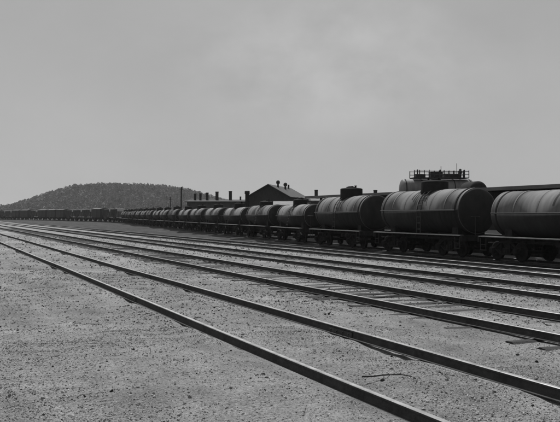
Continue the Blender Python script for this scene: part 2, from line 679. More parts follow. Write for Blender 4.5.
# ------------------------------------------------------------------ tank cars
def tank_car(Rk, zc, L, dome_r, dome_h, body, courses, half, lx=0.0):
    root = obj("tank_car", None)
    root.empty_display_size = .3
    b = MB()
    prof = []
    e = .26
    step = L / courses
    for c in range(courses):
        rr = Rk if c % 2 else Rk - .014
        x0 = -L / 2 + c * step
        prof += [(x0 + .004, rr), (x0 + step - .004, rr)]
    b.lathe(prof, (0, 0, zc), 'x', 56)
    tk = b.build("tank_shell", body, root)
    for s in (-1, 1):                                      # dished heads, near-black to paint in their shade
        hd = MB()
        hp = []
        for k in range(10):
            q = math.pi / 2 * k / 9
            hp.append((-L / 2 - e * math.cos(q), Rk * .985 * math.sin(q) if k else .0))
        hp.append((-L / 2 + .06, Rk * .985))
        hd.lathe(hp if s < 0 else [(-p[0], p[1]) for p in hp[::-1]], (0, 0, zc), 'x', 56)
        hd.build("tank_head", M['oil_and_shade'], root)
    # full-length bottom sheet lapped over the upper courses; colour paints in the lower half's shade
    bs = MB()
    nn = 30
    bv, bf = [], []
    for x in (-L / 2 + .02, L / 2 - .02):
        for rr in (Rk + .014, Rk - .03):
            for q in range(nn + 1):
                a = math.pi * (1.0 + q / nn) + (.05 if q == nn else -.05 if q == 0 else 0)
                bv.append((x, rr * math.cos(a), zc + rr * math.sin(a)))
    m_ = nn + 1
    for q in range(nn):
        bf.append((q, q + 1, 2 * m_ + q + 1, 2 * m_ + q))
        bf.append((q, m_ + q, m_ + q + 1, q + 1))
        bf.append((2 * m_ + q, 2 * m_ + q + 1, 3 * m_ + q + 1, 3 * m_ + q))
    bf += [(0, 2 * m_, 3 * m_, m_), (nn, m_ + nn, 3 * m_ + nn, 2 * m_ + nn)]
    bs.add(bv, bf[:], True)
    bs.build("bottom_shade_sheet", M['oil_and_shade'], root)
    # rivet strips on the seams
    for c in range(courses + 1):
        x = -L / 2 + c * step
        x = max(-L / 2 + .05, min(L / 2 - .05, x))
        s_b = MB()
        s_b.lathe([(x - .045, Rk - .02), (x - .045, Rk + .008), (x + .045, Rk + .008), (x + .045, Rk - .02)], (0, 0, zc), 'x', 56, smooth=False)
        s_b.build("seam_strap", body, tk)
    for sx in (-.46, .46):                                  # hold-down bands
        s_b = MB()
        s_b.lathe([(sx * L - .05, Rk), (sx * L - .05, Rk + .022), (sx * L + .05, Rk + .022), (sx * L + .05, Rk)], (0, 0, zc), 'x', 56, smooth=False)
        s_b.build("tank_band", M['dome'], root)
    # dome
    dz = zc + math.sqrt(max(.01, Rk ** 2 - dome_r ** 2)) - .05
    top = zc + Rk + dome_h
    d = MB()
    d.lathe([(dz, dome_r), (top - .10, dome_r), (top - .06, dome_r * .985), (top - .02, dome_r * .86), (top + .01, dome_r * .5), (top + .015, 0)], (0, 0, 0), 'z', 30)
    dm = d.build("dome", M['dome'], root)
    c = MB()
    c.lathe([(top - .02, .30), (top + .07, .30), (top + .09, .25), (top + .10, 0)], (-.1, 0, 0), 'z', 18)
    c.box((-.1, 0, top + .10), (.66, .09, .05))
    c.build("dome_cap", M['dome'], dm)
    v = MB()
    v.tube((.42, .12, top - .06), (.42, .12, top + .12), .06, n=10)
    v.tube((.42, .12, top + .12), (.42, .12, top + .15), .085, n=10)
    v.build("safety_valve", M['dome'], dm)
    g = MB()
    g.lathe([(dz + .06 + .12, dome_r + .0), (dz + .06 + .12, dome_r + .03), (dz + .24, dome_r + .03), (dz + .24, dome_r)], (0, 0, 0), 'z', 30, smooth=False)
    g.build("dome_ring", M['dome'], dm)
    # oil spilled down the shell from the dome
    for sd_ in (-1, 1):
        sv, sf_ = [], []
        xs_ = np.linspace(-.75, .75, 16) + np.array([random.uniform(-.03, .03) for _ in range(16)])
        for q in range(15):
            lo_a = R(random.choice((20, 32, 44, 55, 62)) + random.uniform(-6, 6)) if random.random() < .75 else None
            if lo_a is None:
                continue
            o0 = len(sv)
            for a in np.linspace(lo_a, R(84), 15):
                rr = Rk + .006
                for x in (xs_[q], xs_[q + 1]):
                    sv.append((x, sd_ * rr * math.cos(a), zc + rr * math.sin(a)))
            for w_ in range(14):
                f_ = (o0 + 2 * w_, o0 + 2 * w_ + 1, o0 + 2 * w_ + 3, o0 + 2 * w_ + 2)
                sf_.append(f_ if sd_ < 0 else f_[::-1])
        st_ = MB().add(sv, sf_, True).build("oil_stain", M['oil_and_shade'], tk)
        st_["kind"] = "stuff"
    # underframe
    u = MB()
    for y in (-.2, .2):
        u.box((0, y, .92), (2 * half - .1, .09, .30))
    u.box((0, 0, 1.055), (2 * half - .1, .62, .02))
    u.build("center_sill", M['frame'], root)
    for s in (-1, 1):
        e_ = MB()
        e_.box((s * half, 0, .95), (.14, 2.7, .28))
        e_.build("end_sill", M['frame'], root)
        sd = MB()
        y = 1.0
        sd.prism([(s * L * .40 - .28, 1.02), (s * L * .40 + .28, 1.02), (s * L * .40 + .24, zc - Rk * .55), (s * L * .40 - .24, zc - Rk * .55)][::-1], -y * .80, y * .80)
        sd.build("saddle", M['frame'], root)
    bl = MB()
    for x in np.linspace(-half + .8, half - .8, 7):
        bl.box((x, 0, .99), (.10, 2.5, .12))
    bl.build("cross_bearer", M['frame'], root)
    for s in (-1, 1):
        rb = MB()
        for yy in (1.20, 1.34):
            rb.box((0, s * yy, 1.075), (2 * half - .16, .125, .045))
        rb.build("running_board", M['board'], root)
        h = MB()
        hz, hy = zc + .02, Rk + .13
        h.tube((-L / 2 + .15, s * hy, hz), (L / 2 - .15, s * hy, hz), .024, n=8)
        for x in np.linspace(-L / 2 + .25, L / 2 - .25, 6):
            h.tube((x, s * (Rk - .02), hz - .02), (x, s * hy, hz), .02, n=6)
        h.build("handrail", M['pipe'], root)
        ld = MB()
        for x in (lx - .62, lx - .24):
            ld.tube((x, s * 1.30, 1.08), (x, s * (Rk + .12), zc + .1), .022, n=6)
            q0 = None
            for a in np.linspace(0.05, 1.05, 7):
                p = (x, s * (Rk + .10) * math.cos(a), zc + (Rk + .10) * math.sin(a))
                if q0:
                    ld.tube(q0, p, .022, n=6)
                q0 = p
        for zz in np.linspace(1.32, zc, 4):
            yy = 1.30 + (Rk + .12 - 1.30) * (zz - 1.08) / (zc + .1 - 1.08)
            ld.tube((lx - .62, s * yy, zz), (lx - .24, s * yy, zz), .017, n=6)
        for a in (.25, .5, .75, 1.0):
            ld.tube((lx - .62, s * (Rk + .10) * math.cos(a), zc + (Rk + .10) * math.sin(a)), (lx - .24, s * (Rk + .10) * math.cos(a), zc + (Rk + .10) * math.sin(a)), .017, n=6)
        ld.build("ladder", M['pipe'], root)
        for sx in (-1, 1):                                     # sill steps
            sp = MB()
            x = sx * (half - .35)
            sp.tube((x - .2, s * 1.33, 1.0), (x - .2, s * 1.33, .45), .018, n=6)
            sp.tube((x + .2, s * 1.33, 1.0), (x + .2, s * 1.33, .45), .018, n=6)
            sp.box((x, s * 1.33, .44), (.42, .07, .03))
            sp.box((x, s * 1.33, .70), (.40, .05, .025))
            sp.build("sill_step", M['pipe'], root)
    br = MB()
    br.tube((-half - .05, .55, .95), (-half - .05, .55, 2.0), .02, n=6)
    br.build("brake_staff", M['pipe'], root)
    bw_ = MB()
    for i in range(14):
        a, a2 = 2 * math.pi * i / 14, 2 * math.pi * (i + 1) / 14
        bw_.tube((-half - .05 + .2 * math.cos(a), .55 + .2 * math.sin(a), 2.0), (-half - .05 + .2 * math.cos(a2), .55 + .2 * math.sin(a2), 2.0), .014, n=5, caps=False)
    for i in range(4):
        a = math.pi / 2 * i
        bw_.tube((-half - .05, .55, 2.0), (-half - .05 + .2 * math.cos(a), .55 + .2 * math.sin(a), 2.0), .012, n=5, caps=False)
    bw_.build("brake_wheel", M['pipe'], root)
    ar = MB()
    ar.lathe([(-.55, 0), (-.52, .14), (-.45, .19), (.45, .19), (.52, .14), (.55, 0)], (1.2, -.62, .72), 'x', 16)
    ar.lathe([(-.25, 0), (-.25, .13), (.25, .13), (.25, 0)], (.2, -.62, .72), 'x', 14)
    ar.build("air_reservoir", M['frame'], root)
    ov = MB()
    ov.lathe([(.42, .0), (.42, .10), (.60, .10), (.64, .2), (.80, .2), (zc - Rk + .06, .2)], (0, 0, 0), 'z', 14)
    ov.build("outlet_valve", M['frame'], root)
    add_truck(root, -half + 1.55)
    add_truck(root, half - 1.55)
    add_ends(root, half)
    return root


PITCH = 10.45
SPECS = {'A': (1.15, 2.29, 7.65, .74, .50, M['tank'], 6, 4.35, 0.0),
         'B': (1.05, 2.13, 9.40, .72, .46, M['tank_grey'], 6, 5.25, -.3),
         'C': (1.10, 2.22, 7.60, .74, .54, M['tank'], 7, 4.35, .45),
         'D': (.89, 2.00, 8.0, .58, .42, M['tank_dark'], 5, 4.40, 0.0),
         'E': (.93, 2.03, 7.7, .62, .36, M['tank_grey'], 6, 4.35, .9),
         'F': (.86, 1.98, 8.1, .55, .46, M['tank_dark'], 4, 4.45, .2)}
PROTO = {k: tank_car(*v) for k, v in SPECS.items()}
TANK_SEQ = "BACDEFDDFEDFEDDEFDEDFFDE"
cmA = children_map()

ORD = ["first", "second", "third", "fourth", "fifth", "sixth", "seventh", "eighth", "ninth", "tenth", "eleventh", "twelfth", "thirteenth",
       "fourteenth", "fifteenth", "sixteenth", "seventeenth", "eighteenth", "nineteenth", "twentieth", "twenty-first", "twenty-second", "twenty-third"]
TL = ["large dark tank car cut off by the right edge of the picture",
      "large dark tank car in front of the elevated tank with the railed platform",
      "large dark tank car with a tall black dome, third in the row from the right",
      "smaller dark tank car, fourth from the right, below the gabled roof's right end",
      "smaller dark tank car, fifth from the right, just below the gabled building"]


def place(root, s, half=3.0):
    a, b = on_path(s - half), on_path(s + half)
    m = (a + b) / 2
    root.location = (m.x, m.y, RTOP)
    root.rotation_euler = (0, 0, math.atan2(b.y - a.y, b.x - a.x))


def s_of_t(t):
    # arc length where the path passes yard coordinate t (straight part)
    for i, p in enumerate(PATH):
        if DX * p.x + DY * p.y >= t:
            return PS[i]
    return PS[-1]


s0 = s_of_t(25.3)
used_types = set()
n_tank = 0
s = s0
while True:
    p = on_path(s)
    if p.y > 221:
        break
    ty = TANK_SEQ[n_tank]
    o = copy_tree(PROTO[ty], cmA) if ty in used_types else PROTO[ty]
    used_types.add(ty)
    place(o, s)
    if n_tank in (2, 4, 5, 8, 11, 12, 15, 18):
        o.rotation_euler.z += math.pi
    lab = TL[n_tank] if n_tank < len(TL) else "dark tank car, %s from the right in the long row" % ORD[n_tank]
    tag(o, lab, "tank car", "tank cars in the long row")
    n_tank += 1
    s += {1: 11.0, 2: 10.35, 3: 10.75}.get(n_tank, PITCH + random.uniform(-.25, .25))
s_end = s - PITCH + 5.3


# ------------------------------------------------------------------ hopper cars and box cars at the far left
def hopper_car():
    root = obj("hopper_car", None)
    b = MB()
    hl, w, zt, zb = 4.6, 1.45, 3.35, 1.35
    poly = [(-hl, zt), (hl, zt), (hl, zt - .55), (1.9, zb), (1.0, zb - .55), (.35, zb - .55), (0, zb), (-.35, zb - .55), (-1.0, zb - .55), (-1.9, zb), (-hl, zt - .55)]
    for s in (-1, 1):
        b.prism(poly, s * w - .03, s * w + .03)
    b.build("side_panel", M['hopper'], root)
    for s in (-1, 1):
        sl = MB()
        sl.add([(s * hl, -w + .031, zt - .5), (s * hl, w - .031, zt - .5), (s * 1.9, w - .031, zb), (s * 1.9, -w + .031, zb),
                (s * hl, -w + .031, zt - .56), (s * hl, w - .031, zt - .56), (s * 1.9, w - .031, zb - .06), (s * 1.9, -w + .031, zb - .06)],
               [(0, 1, 2, 3), (7, 6, 5, 4), (0, 4, 5, 1), (1, 5, 6, 2), (2, 6, 7, 3), (3, 7, 4, 0)])
        sl.build("slope_sheet", M['slope'], root)
        en = MB()
        en.box((s * (hl + .03), 0, zt - .28), (.06, 2 * w + .06, .56))
        en.build("end_panel", M['slope'], root)
        for yy in (-1.2, 1.2):
            ps = MB()
            ps.box((s * (hl - .05), yy, 1.92), (.12, .1, 1.76))
            ps.build("end_post", M['hopper'], root)
        es = MB()
        es.box((s * (hl + .05), 0, .98), (.16, 2.7, .26))
        es.build("end_sill", M['frame'], root)
        for x in np.linspace(-hl + .35, hl - .35, 8):
            rb = MB()
            lo = zb if abs(x) < 2 else zb + (zt - .6 - zb) * (abs(x) - 1.9) / 2.7
            rb.box((x, s * (w + .08), (zt + lo) / 2), (.11, .10, zt - lo))
            rb.build("side_rib", M['hopper'], root)
    ld = MB()
    nx, ny = 15, 7
    vs, fs = [], []
    for i in range(nx):
        for j in range(ny):
            x, y = -hl + 2 * hl * i / (nx - 1), (-w + .03) + 2 * (w - .03) * j / (ny - 1)
            vs.append((x, y, zt - .15 + .33 * (1 - (y / w) ** 2) * (1 - (x / hl) ** 6) * (1 + .25 * math.sin(x * 2.2)) + random.uniform(-.05, .05)))
    for i in range(nx - 1):
        for j in range(ny - 1):
            fs.append((i * ny + j, (i + 1) * ny + j, (i + 1) * ny + j + 1, i * ny + j + 1))
    ld.add(vs, fs)
    ld.build("coal_load", M['soot'], root)
    u = MB().box((0, 0, .95), (2 * hl, .5, .26))
    u.build("center_sill", M['frame'], root)
    add_truck(root, -3.2, False)
    add_truck(root, 3.2, False)
    add_ends(root, hl + .05)
    return root


def box_car():
    root = obj("box_car", None)
    hl, w, zb, ze = 5.0, 1.42, 1.1, 3.55
    b = MB()
    b.box((0, 0, (zb + ze) / 2), (2 * hl, 2 * w, ze - zb))
    b.build("body", M['boxcar'], root)
    r = MB()
    for s in (-1, 1):
        r.add([(-hl - .06, s * (w + .08), ze + .003), (hl + .06, s * (w + .08), ze + .003), (hl + .06, 0, ze + .33), (-hl - .06, 0, ze + .33)], [(0, 1, 2, 3)])
    r.add([(-hl - .06, -w - .08, ze), (-hl - .06, w + .08, ze), (-hl - .06, 0, ze + .33)], [(0, 1, 2)])
    r.add([(hl + .06, -w - .08, ze), (hl + .06, w + .08, ze), (hl + .06, 0, ze + .33)], [(0, 1, 2)])
    rf = r.build("roof", M['car_roof'], root)
    MB().box((0, 0, ze + .40), (2 * hl + .1, .5, .05)).build("roof_walk", M['board'], rf)
    for s in (-1, 1):
        MB().box((0, s * (w + .04), (zb + ze) / 2), (1.8, .07, ze - zb - .2)).build("door", M['hopper'], root)
        MB().box((0, s * (w + .09), ze - .12), (3.6, .05, .08)).build("door_track", M['frame'], root)
        for sx in (-1, 1):
            ld = MB()
            for k in range(7):
                ld.tube((sx * (hl - .6), s * (w + .06), zb + .2 + k * .33), (sx * (hl - .15), s * (w + .06), zb + .2 + k * .33), .018, n=5)
            ld.build("ladder", M['pipe'], root)
    MB().box((0, 0, .93), (2 * hl, .6, .3)).build("center_sill", M['frame'], root)
    add_truck(root, -3.6, False)
    add_truck(root, 3.6, False)
    add_ends(root, hl)
    return root


hop, bxc = hopper_car(), box_car()
cm2 = children_map()
usedh = usedb = False
seq = "hhbhhhbbbhbbhhbbhhb"
s = s_end + 5.6
nh = nb = 0
prev_half = None
for i, ch in enumerate(seq):
    half = 5.55 if ch == 'h' else 5.95
    if prev_half is not None:
        s += prev_half + half
    prev_half = half
    if s > PS[-1] - 6:
        break
    if ch == 'h':
        o = hop if not usedh else copy_tree(hop, cm2)
        usedh = True
        lab = "coal-loaded hopper car, %s hopper beyond the tank cars counting leftward" % ORD[nh]
        nh += 1
        tag(o, lab, "hopper car", "freight cars at the far left")
    else:
        o = bxc if not usedb else copy_tree(bxc, cm2)
        usedb = True
        lab = "dark wooden box car, %s box car beyond the tank cars counting leftward" % ORD[nb]
        nb += 1
        tag(o, lab, "box car", "freight cars at the far left")
    place(o, s)
    o.scale = (1, 1, 1.07)

GZ = -.66


def px(x, Y):
    """world X for a photograph column at depth Y"""
    return (x - 280.0) / 800.0 * Y


def pz(y, Y):
    return EYE + (214.5 - y) / 800.0 * Y


# ------------------------------------------------------------------ long shed behind the tank cars (right)
sh = thing("freight_shed", "long low dark shed with flat projecting roof behind the nearest tank cars", "shed", P(0, 37.5, GZ), ANG)
# local x along tracks, local -y is away from the camera (d grows towards -y)
rt = 3.52 - GZ
MB().box((36, -3.0, (rt - .30) / 2), (76, 6.0, rt - .30)).build("wall", M['siding'], sh)
rfm = MB()
rfm.prism([(-4, 0), (76.2, 0), (76.2, .24), (-4, .24)][::-1], 0, 0.001) if False else None
rfm.add([(-4, 1.5, rt - .24), (76.2, 1.5, rt - .24), (76.2, 1.5, rt), (-4, 1.5, rt), (-4, -7, rt - .30 + .25), (76.2, -7, rt - .30 + .25), (76.2, -7, rt + .25), (-4, -7, rt + .25)],
        [(0, 1, 2, 3), (7, 6, 5, 4), (3, 2, 6, 7), (4, 5, 1, 0), (1, 5, 6, 2), (4, 0, 3, 7)])
rfm.build("roof", M['roof_mid'], sh)
for k in range(13):
    x = 1 + k * 6.0
    MB().box((x, 1.2, (rt - .25) / 2), (.2, .2, rt - .25)).build("post", M['timber'], sh)
for k in range(6):
    dr = MB()
    dr.box((5.2 + k * 12.0, .03, 1.35), (2.4, .07, 2.7))
    dr.build("door", M['timber'], sh)

# dark timber platform, added to hide lit ground seen under the cars
dk = MB()
dk.box((22.5, 4.6, 1.12), (55, 8.4, .10))
backdrop = dk.build("backdrop_deck", M['timber'], sh)
MB().box((22.5, 8.6, .53), (55, .10, 1.06)).build("backdrop_face", M['timber'], sh)
for k in range(23):
    MB().box((-4.6 + k * 2.46, 8.72, .54), (.22, .14, 1.08)).build("backdrop_post", M['timber'], sh)

# ------------------------------------------------------------------ gabled building
GY = 130.0
gb = thing("gabled_building", "dark gabled wooden building with two round-topped roof ventilators", "building", (px(268.5, GY), GY, GZ), -R(10.7))
HW, LEN = 3.25, 21.0
ez, rz_ = pz(195.2, GY) - GZ, pz(184.0, GY) - GZ
wb = MB()
n = 5
front = [(-HW, 0), (HW, 0), (HW, ez), (0, rz_ - .12), (-HW, ez)]
wb.prism(front, 0, LEN)
wb.build("wall", M['siding'], gb)
sl_ = math.atan2(rz_ - ez, HW)
for s in (-1, 1):
    rb = MB()
    ov = .45
    x1, z1 = s * (HW + ov), ez - ov * (rz_ - ez) / HW
    rb.add([(0, -.5, rz_), (x1, -.5, z1), (x1, LEN + .5, z1), (0, LEN + .5, rz_), (0, -.5, rz_ - .1), (x1, -.5, z1 - .1), (x1, LEN + .5, z1 - .1), (0, LEN + .5, rz_ - .1)],
           [(0, 3, 2, 1), (4, 5, 6, 7), (0, 1, 5, 4), (1, 2, 6, 5), (2, 3, 7, 6), (3, 0, 4, 7)])
    rb.build("roof", M['roof'], gb)
for x_, y_, hh, r_ in ((.62, 5, 1.0, .21), (1.0, 9.8, 1.0, .22)):
    vb = MB()
    zb_ = rz_ - x_ * (rz_ - ez) / HW - .1
    vb.lathe([(zb_, r_ * .75), (zb_ + hh * .62, r_ * .75), (zb_ + hh * .68, r_ * 1.35), (zb_ + hh * .92, r_ * 1.6), (zb_ + hh * 1.15, r_ * 1.3), (zb_ + hh * 1.28, 0)], (x_, y_, 0), 'z', 16)
    vb.build("roof_ventilator", M['soot'], gb)
vb = MB()
vb.tube((.55, 15.5, rz_ - .5), (.55, 15.5, rz_ + .45), .16, n=10)
vb.build("vent_pipe", M['soot'], gb)
for x_ in (-1.7, 1.7):
    wf = MB()
    wf.box((x_, -.03, 2.2), (1.0, .06, 1.5))
    w_ = wf.build("window", M['trim'], gb)
    for ix in (-.24, .24):
        for iz in (-.36, .36):
            MB().box((x_ + ix, -.065, 2.2 + iz), (.40, .02, .62)).build("pane", M['glass'], w_)
MB().box((0, -.03, 1.1), (1.2, .06, 2.2)).build("door", M['timber'], gb)

# chimney standing left of the gable
ch = thing("smoke_stack", "short dark smoke stack at the left corner of the gabled building", "smoke stack", (px(247.2, 128), 128, GZ))
hh = pz(190.8, 128) - GZ
MB().lathe([(0, .36), (hh - .5, .32), (hh - .5, .42), (hh, .40), (hh, .22), (hh - .4, .2)], n=16).build("pipe", M['soot'], ch)


# ------------------------------------------------------------------ engine houses with smoke jacks
def engine_house(label, x0, x1, Y, ytop, jacks, roofm, depth=16.0, slope=.9):
    X0, X1 = px(x0, Y), px(x1, Y)
    zt = pz(ytop, Y) - GZ
    h = thing("engine_house", label, "building", ((X0 + X1) / 2, Y, GZ))
    w = X1 - X0
    MB().box((0, depth / 2, (zt - slope) / 2), (w, depth, zt - slope)).build("wall", M['brick'], h)
    r = MB()
    e = .35
    a, b = zt - slope, zt
    y0, ym, y1 = -e, depth * .5, depth + e
    r.add([(-w / 2 - e, y0, a), (w / 2 + e, y0, a), (w / 2 + e, ym, b), (-w / 2 - e, ym, b), (w / 2 + e, y1, a), (-w / 2 - e, y1, a),
           (-w / 2 - e, y0, a + .15), (w / 2 + e, y0, a + .15), (w / 2 + e, ym, b + .15), (-w / 2 - e, ym, b + .15), (w / 2 + e, y1, a + .15), (-w / 2 - e, y1, a + .15)],
          [(6, 7, 8, 9), (9, 8, 10, 11), (0, 1, 7, 6), (4, 5, 11, 10), (1, 2, 8, 7), (2, 4, 10, 8), (3, 0, 6, 9), (5, 3, 9, 11), (3, 2, 1, 0), (5, 4, 2, 3)])
    r.build("roof", roofm, h)
    nwin = max(2, int(w / 3.2))
    for k in range(nwin):
        xx = -w / 2 + (k + .5) * w / nwin
        wd = MB().box((xx, -.03, 2.0), (1.5, .06, 2.2)).build("window", M['trim'], h)
        for ix in (-.48, 0, .48):
            for iz in (-.72, 0, .72):
                MB().box((xx + ix, -.065, 2.0 + iz), (.42, .02, .64)).build("pane", M['glass'], wd)
    for jx, jy, jw in jacks:
        zz = pz(jy, Y + 5) - GZ
        xj = px(jx, Y + 5) - (X0 + X1) / 2
        rr = jw / 800 * (Y + 5) / 2
        j = MB()
        j.lathe([(a + .1, rr * .92), (zz - rr * .6, rr * .92), (zz - rr * .5, rr * 1.03), (zz - .05, rr * 1.03), (zz, rr * .95), (zz, rr * .7), (zz - .5, rr * .65)], (xj, 5, 0), 'z', 14)
        j.build("smoke_jack", M['soot'], h)
    return h


engine_house("low dark engine house with a row of smoke jacks, left of the gabled building", 187, 251, 160, 199.6,
             [(195.2, 193.6, 2.6), (200.4, 193.2, 2.6), (207.2, 192.6, 3.0), (217.0, 191.6, 3.4), (230.4, 191.0, 3.4), (240.5, 196.5, 1.8)], M['brick'], 16.0, .5)
engine_house("low engine house with two smoke jacks, behind the third tank car", 311, 384, 150, 196.6,
             [(316.2, 189.8, 3.6), (375.4, 190.0, 4.0)], M['roof_mid'])
# pale low shed below the gabled building
SY = 112.0
ls = thing("low_shed", "low shed with pale sheet-metal roof in front of the gabled building", "shed", (px(283, SY), SY, GZ), 0)
zt = pz(201.2, SY) - GZ
w0, w1 = px(275, SY) - px(283, SY), px(301, SY) - px(283, SY)
MB().box(((w0 + w1) / 2, 3, (zt - .55) / 2), (w1 - w0, 6, zt - .55)).build("wall", M['siding'], ls)
r = MB()
r.add([(w0 - .3, -.5, zt - .62), (w1 + .3, -.5, zt - .62), (w1 + .3, 6.4, zt), (w0 - .3, 6.4, zt), (w0 - .3, -.5, zt - .52), (w1 + .3, -.5, zt - .52), (w1 + .3, 6.4, zt + .1), (w0 - .3, 6.4, zt + .1)],
      [(3, 2, 1, 0), (4, 5, 6, 7), (0, 1, 5, 4), (1, 2, 6, 5), (2, 3, 7, 6), (3, 0, 4, 7)])
r.build("roof", M['roof_pale'], ls)

# ------------------------------------------------------------------ elevated storage tank with railed platform
TY = 85.0
tx0, tx1 = px(399, TY), px(474, TY)
ztop = pz(179.3, TY) - GZ
tr_ = 1.02
st = thing("storage_tank", "pale elevated horizontal storage tank with a railed platform on top", "storage tank", ((tx0 + tx1) / 2, TY, GZ), R(6))
LT = (tx1 - tx0)
prof = []
for k in range(8):
    q = math.pi / 2 * k / 7
    prof.append((-LT / 2 + .35 - .35 * math.cos(q), tr_ * math.sin(q)))
prof += [(-p[0], p[1]) for p in prof[::-1]]
zc_ = ztop - tr_
MB().lathe(prof, (0, 0, zc_), 'x', 40).build("tank_shell", M['storage'], st)
for k in range(5):
    x = -LT / 2 + .5 + k * (LT - 1) / 4
    sb = MB()
    sb.lathe([(x - .05, tr_), (x - .05, tr_ + .02), (x + .05, tr_ + .02), (x + .05, tr_)], (0, 0, zc_), 'x', 40, smooth=False)
    sb.build("tank_band", M['frame'], st)
for x in np.linspace(-LT / 2 + .8, LT / 2 - .8, 4):
    for y in (-.9, .9):
        MB().box((x, y, (zc_ - .3) / 2), (.24, .24, zc_ - .3)).build("leg", M['timber'], st)
    MB().box((x, 0, zc_ - .86), (.3, 2.2, .3)).build("cradle", M['timber'], st)
p0, p1 = px(411.5, TY) - (tx0 + tx1) / 2, px(467, TY) - (tx0 + tx1) / 2
pl = MB()
pl.box(((p0 + p1) / 2, 0, ztop + .12), (p1 - p0, 1.9, .10))
plat = pl.build("platform", M['timber'], st)
for y in (-.9, .9):
    for hz in (.36, .70):
        MB().tube((p0, y, ztop + .12 + hz), (p1, y, ztop + .12 + hz), .032, n=6).build("guard_rail", M['soot'], plat)
    for x in np.linspace(p0, p1, 12):
        MB().tube((x, y, ztop + .12), (x + random.uniform(-.03, .03), y, ztop + .88 + random.uniform(-.05, .12)), .045, n=6).build("rail_post", M['soot'], plat)
for x in (p0 + .45, p0 + 2.9, p1 - .35):
    MB().tube((x, -.5, ztop + .12), (x, -.5, ztop + 1.0), .07, n=8).build("valve_stem", M['soot'], plat)
bx = MB()
bx.box((px(436, TY) - (tx0 + tx1) / 2, .1, ztop + .48), (1.3, .9, .62))
bx.build("valve_box", M['soot'], plat)
MB().box((px(420, TY) - (tx0 + tx1) / 2, .2, ztop + .34), (1.0, .8, .36)).build("valve_box", M['soot'], plat)
MB().box((px(453, TY) - (tx0 + tx1) / 2, .2, ztop + .38), (1.7, .8, .46)).build("valve_box", M['soot'], plat)
# dark round-topped upright and thin masts on the platform
xv = px(460, TY) - (tx0 + tx1) / 2
vs_ = MB()
zt2 = pz(168.8, TY) - GZ
vs_.lathe([(ztop, .13), (zt2 - .55, .13), (zt2 - .5, .2), (zt2 - .32, .2), (zt2 - .26, .14), (zt2 - .06, .14), (zt2, .06), (zt2 + .01, 0)], (xv, -.3, 0), 'z', 12)
vs_.build("round_topped_post", M['soot'], st)
for xm, ym in ((442.3, 166.0), (458.6, 163.0)):
    MB().tube((px(xm, TY) - (tx0 + tx1) / 2, .4, ztop + .1), (px(xm, TY) - (tx0 + tx1) / 2, .4, pz(ym, TY) - GZ), .028, n=6).build("mast", M['pipe'], st)

# rounded dark tank end right of the platform
rt_ = thing("round_topped_tank", "dark round-topped tank right of the railed platform", "tank", (px(473, 72), 72, GZ), R(8))
zz = pz(181.6, 72) - GZ
MB().lathe([(-1.6, 0), (-1.55, .5), (-1.35, .8), (-1.2, .85), (1.2, .85), (1.35, .8), (1.55, .5), (1.6, 0)], (0, 0, zz - .85), 'y', 28).build("tank_shell", M['dome'], rt_)
for x in (-.55, .55):
    for y in (-1, 1):
        MB().box((x, y, (zz - 1.4) / 2), (.2, .2, zz - 1.4)).build("leg", M['timber'], rt_)

# ------------------------------------------------------------------ poles in front of the hill
for xx, yy, Y, rr, lab in ((181.0, 187.0, 205, .20, "tall thick dark pole standing before the right shoulder of the hill"),
                           (170.2, 197.0, 215, .12, "shorter thin pole left of the tall pole before the hill")):
    pt = thing("pole", lab, "pole", (px(xx, Y), Y, GZ))
    h = pz(yy, Y) - GZ
    MB().tube((0, 0, 0), (.12, 0, h), rr * 1.25, rr * .8, n=10).build("shaft", M['timber'], pt)
    MB().box((.11, -rr - .05, h - .7), (1.0, .1, .12)).build("crossarm", M['timber'], pt)

# ------------------------------------------------------------------ wooded hill
HY = 900.0
SKY_X = np.array([-260, -120, -60, 0, 14, 30, 45, 60, 75, 90, 105, 120, 135, 150, 165, 180, 195, 205, 220, 240, 270, 320, 420, 700])
SKY_Y = np.array([212, 211.5, 210, 208, 206.5, 201.5, 197.5, 192.5, 188.0, 186.2, 185.4, 185.2, 185.2, 185.8, 187.0, 189.5, 194.5, 198, 202, 206, 209, 211.5, 212.5, 212.5])


def hill_z(x, y):
    # height: ridge line read along the bearing, rising from the foot to the crest
    u = 280 + 800 * x / y
    crest = (214.5 - np.interp(u, SKY_X, SKY_Y)) / 800.0 * 980.0 + EYE - 2.2
    f = np.clip((y - 700) / 280.0, 0, 1)
    f = f * f * (3 - 2 * f)
    back = np.clip((y - 1000) / 400.0, 0, 1)
    bump = 1.6 * np.sin(x * .031 + y * .017) + 1.1 * np.sin(x * .071 - y * .045 + 1.3)
    return GZ - .6 + np.maximum(crest, 0) * f * (1 - back * .9) + bump * f * (crest > 3)


hx = np.linspace(-560, 260, 110)
hy = np.linspace(690, 1420, 60)
HX, HYY = np.meshgrid(hx, hy)
HX = HX * (HYY / 900.0)
hz = hill_z(HX, HYY)
hm = bpy.data.meshes.new("hill")
nh_, nw_ = HX.shape
ii, jj = np.meshgrid(np.arange(nh_ - 1), np.arange(nw_ - 1), indexing='ij')
hq = np.stack([ii * nw_ + jj, ii * nw_ + jj + 1, (ii + 1) * nw_ + jj + 1, (ii + 1) * nw_ + jj], -1).reshape(-1, 4)
hm.from_pydata(np.stack([HX, HYY, hz], -1).reshape(-1, 3).tolist(), [], hq.tolist())
hm.polygons.foreach_set("use_smooth", [True] * len(hm.polygons))
M['hill'] = mat('hill_undergrowth', .06, .12, .95, .05)
hm.materials.append(M['hill'])
tag(obj("hill", hm), "low wooded hill on the left horizon", kind="structure")

# woodland on the hill: every crown a cloud of leaf clumps round a trunk
M['leaves'] = mat('leaf_clumps', .07, .24, .9, .14, detail=4)


